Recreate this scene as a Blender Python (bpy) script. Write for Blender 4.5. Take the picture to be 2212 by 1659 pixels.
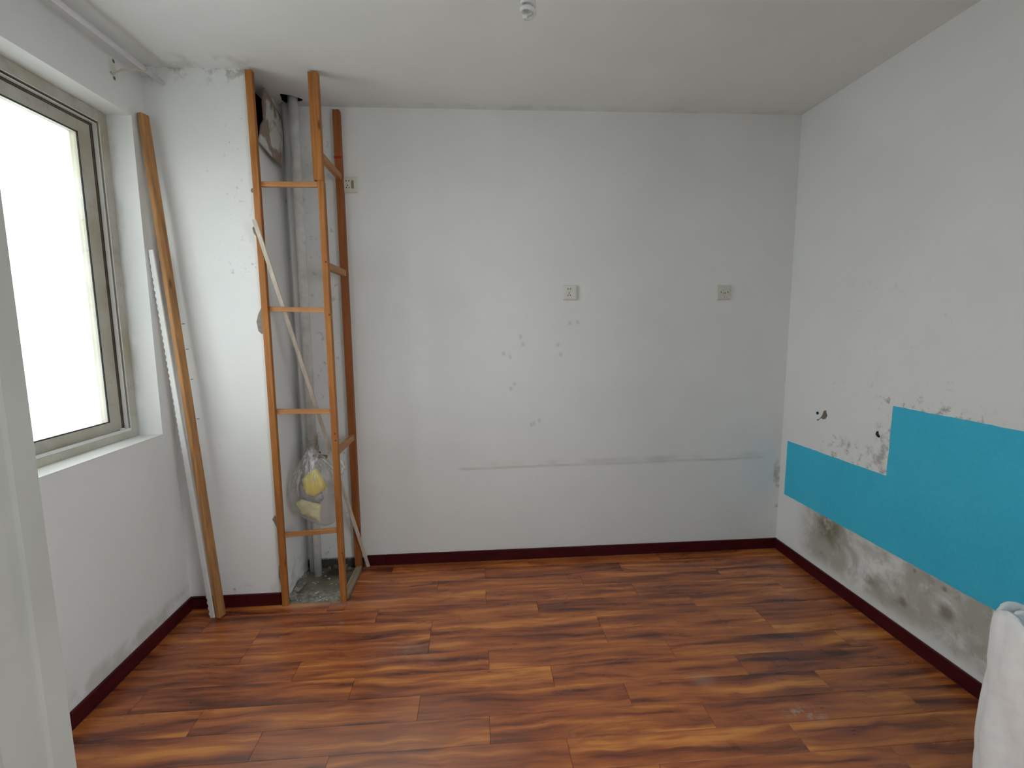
import bpy, bmesh, math, random
from mathutils import Vector, Matrix, noise as mnoise

for o in list(bpy.data.objects):
    bpy.data.objects.remove(o, do_unlink=True)
scene = bpy.context.scene
COL = scene.collection
random.seed(7)

# ------------------------------------------------------------------ camera
F_PX, YAW, PITCH, ROLL, CAM_H = 1045.35, 0.0753, -0.1229, -0.0080, 1.437
_f = Vector((math.sin(YAW) * math.cos(PITCH), math.cos(YAW) * math.cos(PITCH), math.sin(PITCH)))
_r0 = Vector((math.cos(YAW), -math.sin(YAW), 0))
_u0 = _r0.cross(_f)
_r = _r0 * math.cos(ROLL) + _u0 * math.sin(ROLL)
_u = _u0 * math.cos(ROLL) - _r0 * math.sin(ROLL)
CAM = Vector((0, 0, CAM_H))
cam = bpy.data.cameras.new('camera')
cam.sensor_width = 36.0
cam.lens = F_PX / 2212.0 * 36.0
cam.clip_start = 0.02
cam_ob = bpy.data.objects.new('camera', cam)
m3 = Matrix((_r, _u, -_f)).transposed()
cam_ob.matrix_world = Matrix.Translation(CAM) @ m3.to_4x4()
COL.objects.link(cam_ob)
scene.camera = cam_ob

# ------------------------------------------------------------------ world (overcast sky) and exposure
SKY = 7.0
world = bpy.data.worlds.new('overcast_sky')
scene.world = world
world.use_nodes = True
bg = world.node_tree.nodes['Background']
bg.inputs[0].default_value = (0.93, 0.98, 1.0, 1)
bg.inputs[1].default_value = SKY
vs = scene.view_settings
vs.view_transform = 'Standard'
vs.look = 'None'
vs.gamma = 1.0
vs.use_curve_mapping = False
vs.exposure = 0.0


def portal(name, loc, rot, sx, sy):
    l = bpy.data.lights.new(name, 'AREA')
    l.shape = 'RECTANGLE'
    l.size, l.size_y = sx, sy
    l.cycles.is_portal = True
    o = bpy.data.objects.new(name, l)
    o.location = loc
    o.rotation_euler = rot
    COL.objects.link(o)


portal('window_portal', (-1.70, 1.65, 1.64), (0, -math.pi / 2, 0), 1.42, 1.42)

# ------------------------------------------------------------------ dimensions (metres)
XL, XR, YB, ZC = -1.476, 1.903, 2.824, 2.60
XP, YP = -1.017, 2.448          # pier: right side and front face
YF = 0.45                       # inner face of the wall with the doorway
HB = 0.066                      # baseboard height


def ray(px, py):
    return _f + _r * ((px - 1106) / F_PX) - _u * ((py - 829.5) / F_PX)


def at(px, py, x=None, y=None, z=None):
    d = ray(px, py)
    t = x / d.x if x is not None else y / d.y if y is not None else (z - CAM_H) / d.z
    return CAM + d * t


# ------------------------------------------------------------------ node helpers
class NT:
    def __init__(self, name):
        self.m = bpy.data.materials.new(name)
        self.m.use_nodes = True
        self.t = self.m.node_tree
        self.b = self.t.nodes['Principled BSDF']
        self.out = self.t.nodes['Material Output']

    def put(self, sock, v):
        if isinstance(v, bpy.types.NodeSocket):
            self.t.links.new(v, sock)
        elif isinstance(v, (tuple, list)) and sock.type == 'RGBA' and len(v) == 3:
            sock.default_value = (*v, 1)
        else:
            sock.default_value = v

    def new(self, typ, **kw):
        n = self.t.nodes.new(typ)
        for k, v in kw.items():
            setattr(n, k, v)
        return n

    def pos(self):
        return self.new('ShaderNodeNewGeometry').outputs['Position']

    def objco(self):
        return self.new('ShaderNodeTexCoord').outputs['Object']

    def math(self, op, a, b=0.0, clamp=False):
        n = self.new('ShaderNodeMath', operation=op, use_clamp=clamp)
        self.put(n.inputs[0], a)
        self.put(n.inputs[1], b)
        return n.outputs[0]

    def vmath(self, op, a, b=(0, 0, 0)):
        n = self.new('ShaderNodeVectorMath', operation=op)
        self.put(n.inputs[0], a)
        self.put(n.inputs[1], b)
        return n.outputs['Value'] if op in ('LENGTH', 'DISTANCE') else n.outputs[0]

    def noise(self, vec, scale, detail=3, rough=0.55, dist=0.0):
        n = self.new('ShaderNodeTexNoise')
        self.put(n.inputs['Vector'], vec)
        n.inputs['Scale'].default_value = scale
        n.inputs['Detail'].default_value = detail
        n.inputs['Roughness'].default_value = rough
        n.inputs['Distortion'].default_value = dist
        return n.outputs['Fac']

    def smooth(self, v, lo, hi, a=0.0, b=1.0):
        n = self.new('ShaderNodeMapRange', interpolation_type='SMOOTHSTEP')
        self.put(n.inputs[0], v)
        for i, q in zip((1, 2, 3, 4), (lo, hi, a, b)):
            n.inputs[i].default_value = q
        return n.outputs[0]

    def ramp(self, v, stops):
        n = self.new('ShaderNodeValToRGB')
        self.put(n.inputs[0], v)
        e = n.color_ramp.elements
        while len(e) < len(stops):
            e.new(0.5)
        for i, (p, c) in enumerate(stops):
            e[i].position = p
            e[i].color = (*c, 1)
        return n.outputs[0]

    def mix(self, f, a, b):
        n = self.new('ShaderNodeMix', data_type='RGBA')
        self.put(n.inputs[0], f)
        self.put(n.inputs[6], a)
        self.put(n.inputs[7], b)
        return n.outputs[2]

    def mul(self, *v):
        r = v[0]
        for q in v[1:]:
            r = self.math('MULTIPLY', r, q)
        return r

    def axis(self, vec, i):
        s = self.new('ShaderNodeSeparateXYZ')
        self.put(s.inputs[0], vec)
        return s.outputs[i]

    def band(self, v, lo, hi, soft):
        return self.mul(self.smooth(v, lo - soft, lo), self.smooth(v, hi, hi + soft, 1.0, 0.0))

    def blob(self, p, c, r, inner=0.4):
        d = self.vmath('SUBTRACT', p, tuple(c))
        d = self.vmath('DIVIDE', d, tuple(r))
        return self.smooth(self.vmath('LENGTH', d), inner, 1.0, 1.0, 0.0)

    def wobble(self, p, scale, amp):
        n = self.new('ShaderNodeTexNoise')
        self.put(n.inputs['Vector'], p)
        n.inputs['Scale'].default_value = scale
        n.inputs['Detail'].default_value = 3
        d = self.vmath('SUBTRACT', n.outputs['Color'], (0.5, 0.5, 0.5))
        return self.vmath('ADD', p, self.vmath('MULTIPLY', d, (amp, amp, amp)))

    def bump(self, h, strength, dist=0.01):
        n = self.new('ShaderNodeBump')
        n.inputs['Strength'].default_value = strength
        n.inputs['Distance'].default_value = dist
        self.put(n.inputs['Height'], h)
        self.put(self.b.inputs['Normal'], n.outputs[0])

    def done(self, color, rough=0.8, spec=0.3, metal=0.0):
        self.put(self.b.inputs['Base Color'], color)
        self.put(self.b.inputs['Roughness'], rough)
        self.b.inputs['Specular IOR Level'].default_value = spec
        self.b.inputs['Metallic'].default_value = metal
        return self.m


def plain(name, c, rough=0.6, spec=0.3, metal=0.0, var=0.06, scale=18, bump=0.0):
    k = NT(name)
    n = k.noise(k.objco(), scale, 4)
    lo = tuple(x * (1 - var) for x in c)
    hi = tuple(min(1, x * (1 + var)) for x in c)
    col = k.ramp(n, [(0.3, lo), (0.7, hi)])
    if bump:
        k.bump(n, bump)
    return k.done(col, rough, spec, metal)


WHITE = (0.832, 0.842, 0.836)


def wall_base(k):
    p = k.pos()
    n = k.noise(p, 1.6, 5, 0.6)
    f = k.noise(p, 42, 4)
    c = k.ramp(n, [(0.3, tuple(x * 0.96 for x in WHITE)), (0.7, tuple(x * 1.03 for x in WHITE))])
    k.bump(f, 0.06, 0.004)
    return p, c


# ------------------------------------------------------------------ materials
M = {}
k = NT('ceiling_paint'); p, c = wall_base(k)
c = k.mix(k.mul(k.band(k.axis(p, 1), 2.36, 2.47, 0.06), k.band(k.axis(p, 0), -1.5, -1.0, 0.1), k.smooth(k.noise(p, 9, 5), 0.5, 0.7), 0.35), c, (0.30, 0.28, 0.22))
c = k.mix(k.mul(k.band(k.axis(p, 1), 2.78, 2.9, 0.04), k.smooth(k.noise(p, 7, 5), 0.45, 0.7), 0.2), c, (0.35, 0.34, 0.30))
M['ceiling'] = k.done(c, 0.9)

k = NT('back_wall_paint'); p, c = wall_base(k)
pw = k.wobble(p, 60, 0.012)
spots = [(1231, 698), (1248, 696), (1124, 727), (1130, 744), (1088, 764), (1102, 771), (1205, 745), (1211, 766),
         (1112, 829), (1104, 839), (1148, 917), (1153, 915), (1165, 908)]
msk = None
for s in spots:
    q = at(*s, y=YB)
    b = k.blob(pw, q, (0.017, 0.2, 0.021), 0.1)
    msk = b if msk is None else k.math('MAXIMUM', msk, b)
c = k.mix(k.mul(msk, 0.38), c, (0.50, 0.46, 0.36))
# scuffed horizontal line left by furniture
zl = k.math('SUBTRACT', k.axis(k.wobble(p, 3, 0.02), 2), k.math('MULTIPLY', k.axis(p, 0), 0.010))
line = k.mul(k.band(zl, 0.579, 0.583, 0.011), k.band(k.axis(p, 0), -0.07, 1.75, 0.06), k.smooth(k.noise(p, 5, 4), 0.3, 0.6, 0.25, 0.85))
halo = k.mul(k.band(zl, 0.585, 0.60, 0.03), k.band(k.axis(p, 0), 0.2, 1.6, 0.3), k.smooth(k.noise(p, 4, 4), 0.4, 0.7), 0.3)
c = k.mix(k.math('MAXIMUM', k.mul(line, 0.42), halo), c, (0.42, 0.39, 0.33))
# dark edge where the baseboard is missing in the pipe niche
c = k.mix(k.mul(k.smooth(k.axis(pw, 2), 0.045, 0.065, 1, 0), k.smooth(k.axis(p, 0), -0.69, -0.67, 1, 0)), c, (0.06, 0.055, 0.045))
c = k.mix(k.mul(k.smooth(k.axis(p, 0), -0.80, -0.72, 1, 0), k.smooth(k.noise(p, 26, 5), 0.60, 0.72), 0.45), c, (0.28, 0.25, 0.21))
c = k.mix(k.mul(k.band(k.axis(p, 0), 1.87, 1.92, 0.015), k.band(k.axis(p, 2), 0.2, 0.62, 0.1), k.smooth(k.noise(p, 14, 5), 0.5, 0.65), 0.6), c, (0.32, 0.30, 0.22))
M['wall_back'] = k.done(c, 0.85)

k = NT('right_wall_paint'); p, c = wall_base(k)
y, z = k.axis(p, 1), k.axis(p, 2)
n1 = k.noise(p, 5.5, 6, 0.65, 0.4)
n2 = k.noise(p, 13, 6, 0.65)
base = k.mul(k.band(y, 0.5, 2.50, 0.16), k.band(z, 0.15, 0.42, 0.09))
c = k.mix(k.mul(base, k.smooth(n1, 0.28, 0.60), 0.78), c, (0.36, 0.345, 0.28))
c = k.mix(k.mul(base, k.smooth(n2, 0.56, 0.70), 0.42), c, (0.20, 0.19, 0.13))
q = at(1790, 1140, x=XR)
c = k.mix(k.mul(k.blob(k.wobble(p, 7, 0.12), q, (0.3, 0.17, 0.13), 0.1), k.smooth(n2, 0.32, 0.55), 0.85), c, (0.13, 0.12, 0.06))
q = at(1880, 1250, x=XR)
c = k.mix(k.mul(k.blob(k.wobble(p, 9, 0.10), q, (0.3, 0.10, 0.07), 0.1), k.smooth(n2, 0.38, 0.6), 0.6), c, (0.17, 0.16, 0.11))
for s, r in (((2040, 1272), 0.018), ((1975, 1233), 0.012), ((2045, 1325), 0.05), ((1950, 1300), 0.035)):
    q = at(*s, x=XR)
    c = k.mix(k.mul(k.blob(k.wobble(p, 30, 0.02), q, (0.3, r, r), 0.2), 0.6), c, (0.16, 0.14, 0.09))
up = k.mul(k.band(y, 2.04, 2.42, 0.08), k.band(z, 0.70, 0.80, 0.06), k.smooth(k.noise(p, 22, 6, 0.7), 0.50, 0.68))
c = k.mix(k.mul(up, 0.75), c, (0.20, 0.19, 0.15))
up2 = k.mul(k.band(y, 2.04, 2.10, 0.05), k.band(z, 0.74, 0.98, 0.05), k.smooth(k.noise(p, 17, 6, 0.7), 0.48, 0.66))
c = k.mix(k.mul(up2, 0.6), c, (0.24, 0.22, 0.18))
up3 = k.mul(k.band(y, 1.62, 2.10, 0.06), k.band(z, 1.05, 1.085, 0.045), k.smooth(k.noise(p, 24, 6, 0.7), 0.52, 0.68))
c = k.mix(k.mul(up3, 0.65), c, (0.20, 0.19, 0.16))
c = k.mix(k.mul(k.band(y, 1.7, 2.5, 0.3), k.band(z, 1.1, 1.5, 0.25), k.smooth(k.noise(p, 15, 6, 0.7), 0.60, 0.74), 0.25), c, (0.35, 0.33, 0.28))
M['wall_right'] = k.done(c, 0.85)

k = NT('left_wall_paint'); p, c = wall_base(k)
y, z = k.axis(p, 1), k.axis(p, 2)
low = k.mul(k.band(z, 0.05, 0.11, 0.05), k.smooth(k.noise(p, 7, 6, 0.65), 0.40, 0.62))
c = k.mix(k.mul(low, 0.38), c, (0.28, 0.27, 0.22))
rv = k.mul(k.band(k.axis(p, 0), -1.6, -1.565, 0.03), k.smooth(k.noise(p, 6, 6, 0.65), 0.35, 0.66))
c = k.mix(k.mul(rv, 0.32), c, (0.40, 0.36, 0.28))
for s in ((245, 132), (247, 169)):
    q = at(*s, x=XL)
    c = k.mix(k.mul(k.blob(p, q, (0.2, 0.010, 0.010), 0.5), 0.9), c, (0.04, 0.035, 0.03))
gl = at(244, 150, x=XL)
c = k.mix(k.mul(k.blob(k.wobble(p, 20, 0.03), gl, (0.2, 0.035, 0.06), 0.2), 0.3), c, (0.40, 0.36, 0.22))
M['wall_left'] = k.done(c, 0.85)

k = NT('pier_paint'); p, c = wall_base(k)
z = k.axis(p, 2)
c = k.mix(k.mul(k.smooth(z, 2.50, 2.60), k.smooth(k.noise(p, 13, 6, 0.7), 0.50, 0.64), 0.5), c, (0.16, 0.13, 0.09))
c = k.mix(k.mul(k.band(k.axis(p, 0), -1.13, -1.02, 0.05), k.band(z, 1.7, 2.35, 0.1), k.smooth(k.noise(p, 34, 6, 0.75, 0.6), 0.60, 0.68), 0.5), c, (0.30, 0.28, 0.25))
c = k.mix(k.mul(k.smooth(z, 0.06, 0.25, 1, 0), k.smooth(k.noise(p, 11, 5), 0.5, 0.7), 0.35), c, (0.42, 0.40, 0.34))
c = k.mix(k.mul(k.smooth(k.noise(p, 19, 5, 0.7), 0.66, 0.74), 0.3), c, (0.35, 0.33, 0.30))
q = at(507, 1273, y=YP)
c = k.mix(k.mul(k.blob(p, q, (0.009, 0.3, 0.009), 0.5), 0.6), c, (0.3, 0.29, 0.29))
M['pier'] = k.done(c, 0.85)

k = NT('side_wall_paint'); p, c = wall_base(k)
c = k.mix(k.mul(k.smooth(k.axis(p, 2), 0.0, 0.25, 1, 0), k.smooth(k.noise(p, 13, 5), 0.45, 0.7), 0.5), c, (0.30, 0.28, 0.23))
M['plain_wall'] = k.done(c, 0.88)

# laminate planks
k = NT('laminate_plank')
oi = k.new('ShaderNodeObjectInfo')
rnd = oi.outputs['Random']
off = k.new('ShaderNodeCombineXYZ')
k.put(off.inputs[0], k.math('MULTIPLY', rnd, 37.0))
k.put(off.inputs[1], k.math('MULTIPLY', rnd, 91.0))
k.put(off.inputs[2], k.math('MULTIPLY', rnd, 13.0))
v = k.vmath('ADD', k.objco(), off.outputs[0])
vs_ = k.vmath('MULTIPLY', k.wobble(v, 3.5, 0.07), (1.2, 14.0, 1.0))
big = k.noise(vs_, 1.45, 3.5, 0.55, 0.35)
fine = k.noise(k.vmath('MULTIPLY', v, (5, 130, 1)), 1.0, 4, 0.6)
swirl = k.noise(k.vmath('MULTIPLY', v, (4.0, 11.0, 1)), 1.2, 3, 0.5, 0.9)
h = k.math('ADD', k.math('MULTIPLY', big, 0.78), k.math('MULTIPLY', fine, 0.12))
h = k.math('ADD', h, k.math('MULTIPLY', swirl, 0.16))
h = k.math('ADD', h, k.math('MULTIPLY', k.math('SUBTRACT', rnd, 0.5), 0.05))
col = k.ramp(h, [(0.37, (0.095, 0.027, 0.015)), (0.44, (0.22, 0.056, 0.022)), (0.51, (0.37, 0.097, 0.029)),
                 (0.585, (0.51, 0.152, 0.038)), (0.69, (0.76, 0.29, 0.062))])
wp = k.pos()
# plaster dust and smears trodden into the floor, plus a painted sheen
d1 = k.mul(k.blob(k.wobble(wp, 7, 0.22), at(890, 1410, z=0), (0.26, 0.15, 0.3), 0.05), k.smooth(k.noise(wp, 14, 6, 0.7), 0.35, 0.7), 0.30)
d2 = k.mul(k.blob(k.wobble(wp, 22, 0.08), at(1732, 1540, z=0), (0.11, 0.045, 0.3), 0.3), k.smooth(k.noise(wp, 24, 6, 0.7), 0.46, 0.60), 0.6)
d3 = k.mul(k.blob(k.wobble(wp, 15, 0.06), at(690, 1305, z=0), (0.30, 0.045, 0.3), 0.1), 0.33)
d4 = k.mul(k.blob(k.wobble(wp, 12, 0.08), at(1520, 1470, z=0), (0.07, 0.05, 0.3), 0.1), 0.22)
d5 = k.mul(k.blob(k.wobble(wp, 12, 0.08), at(815, 1300, z=0), (0.16, 0.10, 0.3), 0.1), 0.10)
d6 = k.mul(k.blob(k.wobble(wp, 12, 0.06), at(738, 1346, z=0), (0.03, 0.025, 0.3), 0.1), 0.28)
dust_sheen = d1
for q in (d2, d3, d4, d5, d6):
    dust_sheen = k.math('MAXIMUM', dust_sheen, q)
dust_sheen = k.math('MAXIMUM', dust_sheen, k.mul(k.blob(k.wobble(wp, 3, 0.4), (-0.45, 1.45, 0), (0.75, 0.45, 1.0), 0.1), 0.24))  # broad pale patch: floor sheen painted into the colour
col = k.mix(dust_sheen, col, (0.50, 0.44, 0.40))
k.bump(fine, 0.05, 0.002)
M['plank'] = k.done(col, k.math('ADD', k.math('MULTIPLY', dust_sheen, 0.6), k.smooth(swirl, 0.3, 0.7, 0.26, 0.38)), 0.7)

k = NT('bare_screed'); p = k.pos()
n = k.noise(p, 9, 6, 0.65); n2 = k.noise(p, 38, 6, 0.7)
c = k.ramp(n, [(0.3, (0.15, 0.135, 0.10)), (0.7, (0.34, 0.31, 0.245))])
c = k.mix(k.mul(k.smooth(k.axis(p, 1), 2.64, 2.52), k.smooth(n2, 0.35, 0.65), 0.8), c, (0.52, 0.51, 0.48))
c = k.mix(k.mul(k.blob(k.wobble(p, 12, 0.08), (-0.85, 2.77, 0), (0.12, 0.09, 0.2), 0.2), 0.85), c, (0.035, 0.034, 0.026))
k.bump(n2, 0.5, 0.01)
M['screed'] = k.done(c, 0.95)


def wood(name, dark, mid, light, axis=2, knots=True):
    k = NT(name)
    v = k.objco()
    oi = k.new('ShaderNodeObjectInfo')
    sc = [34, 34, 34]; sc[axis] = 1.6
    w = k.vmath('MULTIPLY', k.wobble(v, 3, 0.03), tuple(sc))
    n = k.noise(w, 1.5, 4, 0.6, 0.3)
    n3 = k.noise(v, 2.2, 3)
    c = k.ramp(n, [(0.25, dark), (0.5, mid), (0.75, light)])
    c = k.mix(k.smooth(n3, 0.35, 0.75, 0.0, 0.45), c, dark)
    if knots:
        vo = k.new('ShaderNodeTexVoronoi')
        s2 = [15, 15, 15]; s2[axis] = 4.5
        k.put(vo.inputs['Vector'], k.vmath('MULTIPLY', v, tuple(s2)))
        vo.inputs['Scale'].default_value = 1.0
        c = k.mix(k.smooth(vo.outputs['Distance'], 0.05, 0.15, 0.75, 0.0), c, tuple(x * 0.25 for x in dark))
    k.bump(n, 0.12, 0.002)
    return k.done(c, 0.55, 0.35)


M['pine_z'] = wood('orange_pine_upright', (0.25, 0.085, 0.02), (0.42, 0.16, 0.036), (0.55, 0.25, 0.07), 2)
M['pine_x'] = wood('orange_pine_rung', (0.34, 0.14, 0.05), (0.52, 0.25, 0.10), (0.62, 0.35, 0.17), 0)
M['pine_y'] = wood('orange_pine_side_rung', (0.30, 0.13, 0.05), (0.46, 0.22, 0.085), (0.58, 0.32, 0.14), 1)
M['pine_red'] = wood('reddish_pine_upright', (0.20, 0.055, 0.013), (0.31, 0.095, 0.020), (0.40, 0.14, 0.032), 2)
M['pine_old'] = wood('weathered_pine', (0.22, 0.10, 0.035), (0.43, 0.21, 0.075), (0.60, 0.33, 0.12), 2)
M['pine_dusty'] = wood('dusty_pine_rail', (0.22, 0.17, 0.11), (0.36, 0.29, 0.20), (0.50, 0.44, 0.35), 1)
M['lath'] = wood('pale_lath', (0.46, 0.38, 0.30), (0.64, 0.57, 0.48), (0.78, 0.72, 0.62), 2, False)

k = NT('baseboard_wood'); v = k.pos()
n = k.noise(k.vmath('MULTIPLY', v, (6, 6, 60)), 1.0, 4, 0.6)
c = k.ramp(n, [(0.3, (0.040, 0.0030, 0.0050)), (0.7, (0.078, 0.0058, 0.0095))])
M['baseboard'] = k.done(c, 0.42, 0.22)
M['baseboard_edge'] = plain('baseboard_top_edge', (0.30, 0.27, 0.23), 0.8, scale=40, var=0.3)

k = NT('blue_wallpaper'); p = k.pos()
n = k.noise(p, 60, 4, 0.7); n2 = k.noise(p, 3.0, 4, 0.6)
h = k.math('ADD', k.math('MULTIPLY', n, 0.5), k.math('MULTIPLY', n2, 0.5))
c = k.ramp(h, [(0.3, (0.050, 0.50, 0.74)), (0.7, (0.075, 0.60, 0.86))])
k.bump(n, 0.05, 0.002)
M['blue'] = k.done(c, 0.8, 0.25)

k = NT('grimy_window_frame'); v = k.pos()
n = k.noise(v, 14, 6, 0.7); n2 = k.noise(v, 55, 5, 0.7)
c = k.ramp(n, [(0.3, (0.40, 0.38, 0.32)), (0.7, (0.64, 0.63, 0.57))])
c = k.mix(k.mul(k.smooth(k.noise(v, 7, 6, 0.7), 0.42, 0.68), 0.65), c, (0.33, 0.27, 0.15))
c = k.mix(k.mul(k.smooth(n2, 0.62, 0.74), 0.6), c, (0.14, 0.12, 0.08))
M['frame'] = k.done(c, 0.5, 0.4)
M['gasket'] = plain('black_gasket', (0.02, 0.02, 0.022), 0.7)
M['groove'] = plain('dark_track_groove', (0.13, 0.105, 0.08), 0.8, var=0.3)  # dark track strips, one of them painting the shadow by the sash
M['track'] = plain('aluminium_track', (0.78, 0.78, 0.76), 0.35, 0.5, 0.3)

k = NT('window_glass')
k.t.nodes.remove(k.b)
tr = k.new('ShaderNodeBsdfTransparent'); gl = k.new('ShaderNodeBsdfGlossy')
tr.inputs[0].default_value = (0.95, 0.97, 0.96, 1)
gl.inputs['Roughness'].default_value = 0.02
fr = k.new('ShaderNodeFresnel'); fr.inputs[0].default_value = 1.45
mx = k.new('ShaderNodeMixShader')
k.put(mx.inputs[0], k.math('MULTIPLY', fr.outputs[0], 0.6)); k.put(mx.inputs[1], tr.outputs[0]); k.put(mx.inputs[2], gl.outputs[0])
k.put(k.out.inputs[0], mx.outputs[0])
M['glass'] = k.m

M['white_plastic'] = plain('white_plastic', (0.78, 0.78, 0.76), 0.4, 0.5, var=0.03)
M['ivory_plastic'] = plain('yellowed_socket_plastic', (0.74, 0.73, 0.66), 0.45, 0.45, var=0.06, scale=30)
M['ivory_dark'] = plain('dirty_socket_plastic', (0.66, 0.65, 0.58), 0.5, 0.4, var=0.10, scale=30)
M['tan_rocker'] = plain('browned_rocker', (0.30, 0.24, 0.14), 0.5, 0.4, var=0.12, scale=60)
M['slot'] = plain('socket_slot', (0.03, 0.03, 0.03), 0.8)
M['pvc'] = plain('white_pvc_strip', (0.76, 0.76, 0.75), 0.45, 0.4, var=0.04)
M['rod'] = plain('white_rod', (0.88, 0.89, 0.91), 0.35, 0.5, var=0.03)
M['wire'] = plain('cream_cord', (0.66, 0.63, 0.48), 0.7)
M['pipe'] = plain('painted_pipe', (0.80, 0.80, 0.79), 0.5, 0.4, var=0.12, scale=22)
M['pipe_joint'] = plain('pipe_joint', (0.48, 0.45, 0.41), 0.6, 0.3, var=0.25, scale=60, bump=0.3)
M['brass'] = plain('valve_metal', (0.26, 0.21, 0.16), 0.45, 0.5, 0.6, var=0.2)
M['valve_handle'] = plain('valve_handle', (0.10, 0.03, 0.025), 0.5, 0.4)
M['fabric'] = plain('white_fabric', (0.94, 0.95, 0.97), 0.95, 0.1, var=0.05, scale=26, bump=0.25)
M['cement'] = plain('bare_cement', (0.30, 0.27, 0.25), 0.95, 0.1, var=0.25, scale=45, bump=0.4)
M['board_paper'] = None
k = NT('torn_board_paper'); v = k.objco()
n = k.noise(v, 4.2, 4, 0.5, 0.3)
c = k.ramp(n, [(0.46, (0.30, 0.235, 0.19)), (0.49, (0.60, 0.59, 0.57))])
M['board_paper'] = k.done(c, 0.9, 0.1)
M['crumb'] = plain('plaster_crumb', (0.66, 0.65, 0.60), 0.95, 0.1, var=0.15)
M['jamb'] = plain('cream_door_frame_paint', (0.35, 0.343, 0.315), 0.5, 0.35, var=0.06, scale=7)
M['lamp_tube'] = plain('lamp_glass_tube', (0.74, 0.75, 0.74), 0.25, 0.5, var=0.02)
M['lamp_base'] = plain('lamp_base_plastic', (0.66, 0.67, 0.65), 0.4, 0.4, var=0.03)
M['yellow'] = plain('yellow_packet', (0.97, 0.78, 0.13), 0.45, 0.4, var=0.06, scale=14)
M['hole_shade'] = plain('cavity_shade', (0.012, 0.011, 0.010), 0.95, 0.05)  # near-black colour that paints the shade inside the holes
M['red_tape'] = plain('red_tape', (0.40, 0.025, 0.02), 0.6)
M['cream'] = plain('cream_packet', (0.92, 0.84, 0.45), 0.5, 0.4, var=0.2, scale=14)
M['silver'] = plain('silver_wrapper', (0.50, 0.52, 0.62), 0.35, 0.5, 0.4, var=0.2, scale=16)
M['ground'] = plain('outdoor_paving', (0.62, 0.62, 0.60), 0.9, var=0.1, scale=0.6)

k = NT('thin_plastic_bag')
k.t.nodes.remove(k.b)
tr = k.new('ShaderNodeBsdfTransparent'); df = k.new('ShaderNodeBsdfDiffuse'); tl = k.new('ShaderNodeBsdfTranslucent'); gl = k.new('ShaderNodeBsdfGlossy')
tr.inputs[0].default_value = (0.97, 0.97, 0.97, 1)
df.inputs[0].default_value = (0.85, 0.85, 0.86, 1); tl.inputs[0].default_value = (0.8, 0.8, 0.8, 1)
gl.inputs['Roughness'].default_value = 0.18
m1 = k.new('ShaderNodeMixShader'); m1.inputs[0].default_value = 0.35
k.put(m1.inputs[1], df.outputs[0]); k.put(m1.inputs[2], tl.outputs[0])
lw = k.new('ShaderNodeLayerWeight'); lw.inputs[0].default_value = 0.35
m2 = k.new('ShaderNodeMixShader')
oc = k.objco()
stk = k.smooth(k.noise(k.vmath('MULTIPLY', oc, (55, 55, 5)), 1.0, 3, 0.5), 0.48, 0.66)
stk = k.mul(stk, k.smooth(k.axis(oc, 2), 0.14, 0.30), 0.6)
k.put(m2.inputs[0], k.math('ADD', k.smooth(lw.outputs['Facing'], 0.1, 1.0, 0.17, 0.62), stk, True)); k.put(m2.inputs[1], tr.outputs[0]); k.put(m2.inputs[2], m1.outputs[0])
m3_ = k.new('ShaderNodeMixShader'); m3_.inputs[0].default_value = 0.07
k.put(m3_.inputs[1], m2.outputs[0]); k.put(m3_.inputs[2], gl.outputs[0])
k.put(k.out.inputs[0], m3_.outputs[0])
M['bag'] = k.m

# ------------------------------------------------------------------ mesh helpers
WL = {}


def link(name, me, mat, parent=None, loc=(0, 0, 0), smooth=False):
    o = bpy.data.objects.new(name, me)
    if isinstance(mat, (list, tuple)):
        for mm in mat:
            me.materials.append(M[mm])
    elif mat and not me.materials:
        me.materials.append(M[mat])
    if smooth:
        for pl in me.polygons:
            pl.use_smooth = True
    COL.objects.link(o)
    if parent is not None:
        o.parent = parent
        base = WL[parent.name]
        o.location = Vector(loc) - base
    else:
        o.location = loc
    WL[o.name] = Vector(loc)
    return o


def obj(name, bm, mat, parent=None, smooth=False, normals=True, origin=None):
    """one mesh object from a bmesh in world coordinates; the origin goes to its base centre"""
    vs_ = [v.co for v in bm.verts]
    lo = Vector([min(v[i] for v in vs_) for i in range(3)])
    hi = Vector([max(v[i] for v in vs_) for i in range(3)])
    loc = Vector(origin) if origin is not None else Vector(((lo.x + hi.x) / 2, (lo.y + hi.y) / 2, lo.z))
    if normals:
        bmesh.ops.recalc_face_normals(bm, faces=bm.faces)
    bmesh.ops.translate(bm, verts=bm.verts, vec=-loc)
    me = bpy.data.meshes.new(name)
    bm.to_mesh(me)
    bm.free()
    return link(name, me, mat, parent, loc, smooth)


def tag(o, label=None, cat=None, group=None, kind=None):
    if label: o['label'] = label
    if cat: o['category'] = cat
    if group: o['group'] = group
    if kind: o['kind'] = kind
    return o


def empty(name, loc, label=None, cat=None, group=None, kind=None):
    o = bpy.data.objects.new(name, None)
    o.empty_display_size = 0.05
    o.location = loc
    COL.objects.link(o)
    WL[o.name] = Vector(loc)
    return tag(o, label, cat, group, kind)


def BM():
    return bmesh.new()


def box(bm, lo, hi, bev=0.0):
    c = [(a + b) / 2 for a, b in zip(lo, hi)]
    s = [abs(b - a) for a, b in zip(lo, hi)]
    g = bmesh.ops.create_cube(bm, size=1, matrix=Matrix.Translation(c) @ Matrix.Diagonal((*s, 1)))
    if bev:
        es = list({e for v in g['verts'] for e in v.link_edges})
        bmesh.ops.bevel(bm, geom=es, offset=bev, segments=1, affect='EDGES')
    return bm


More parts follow.
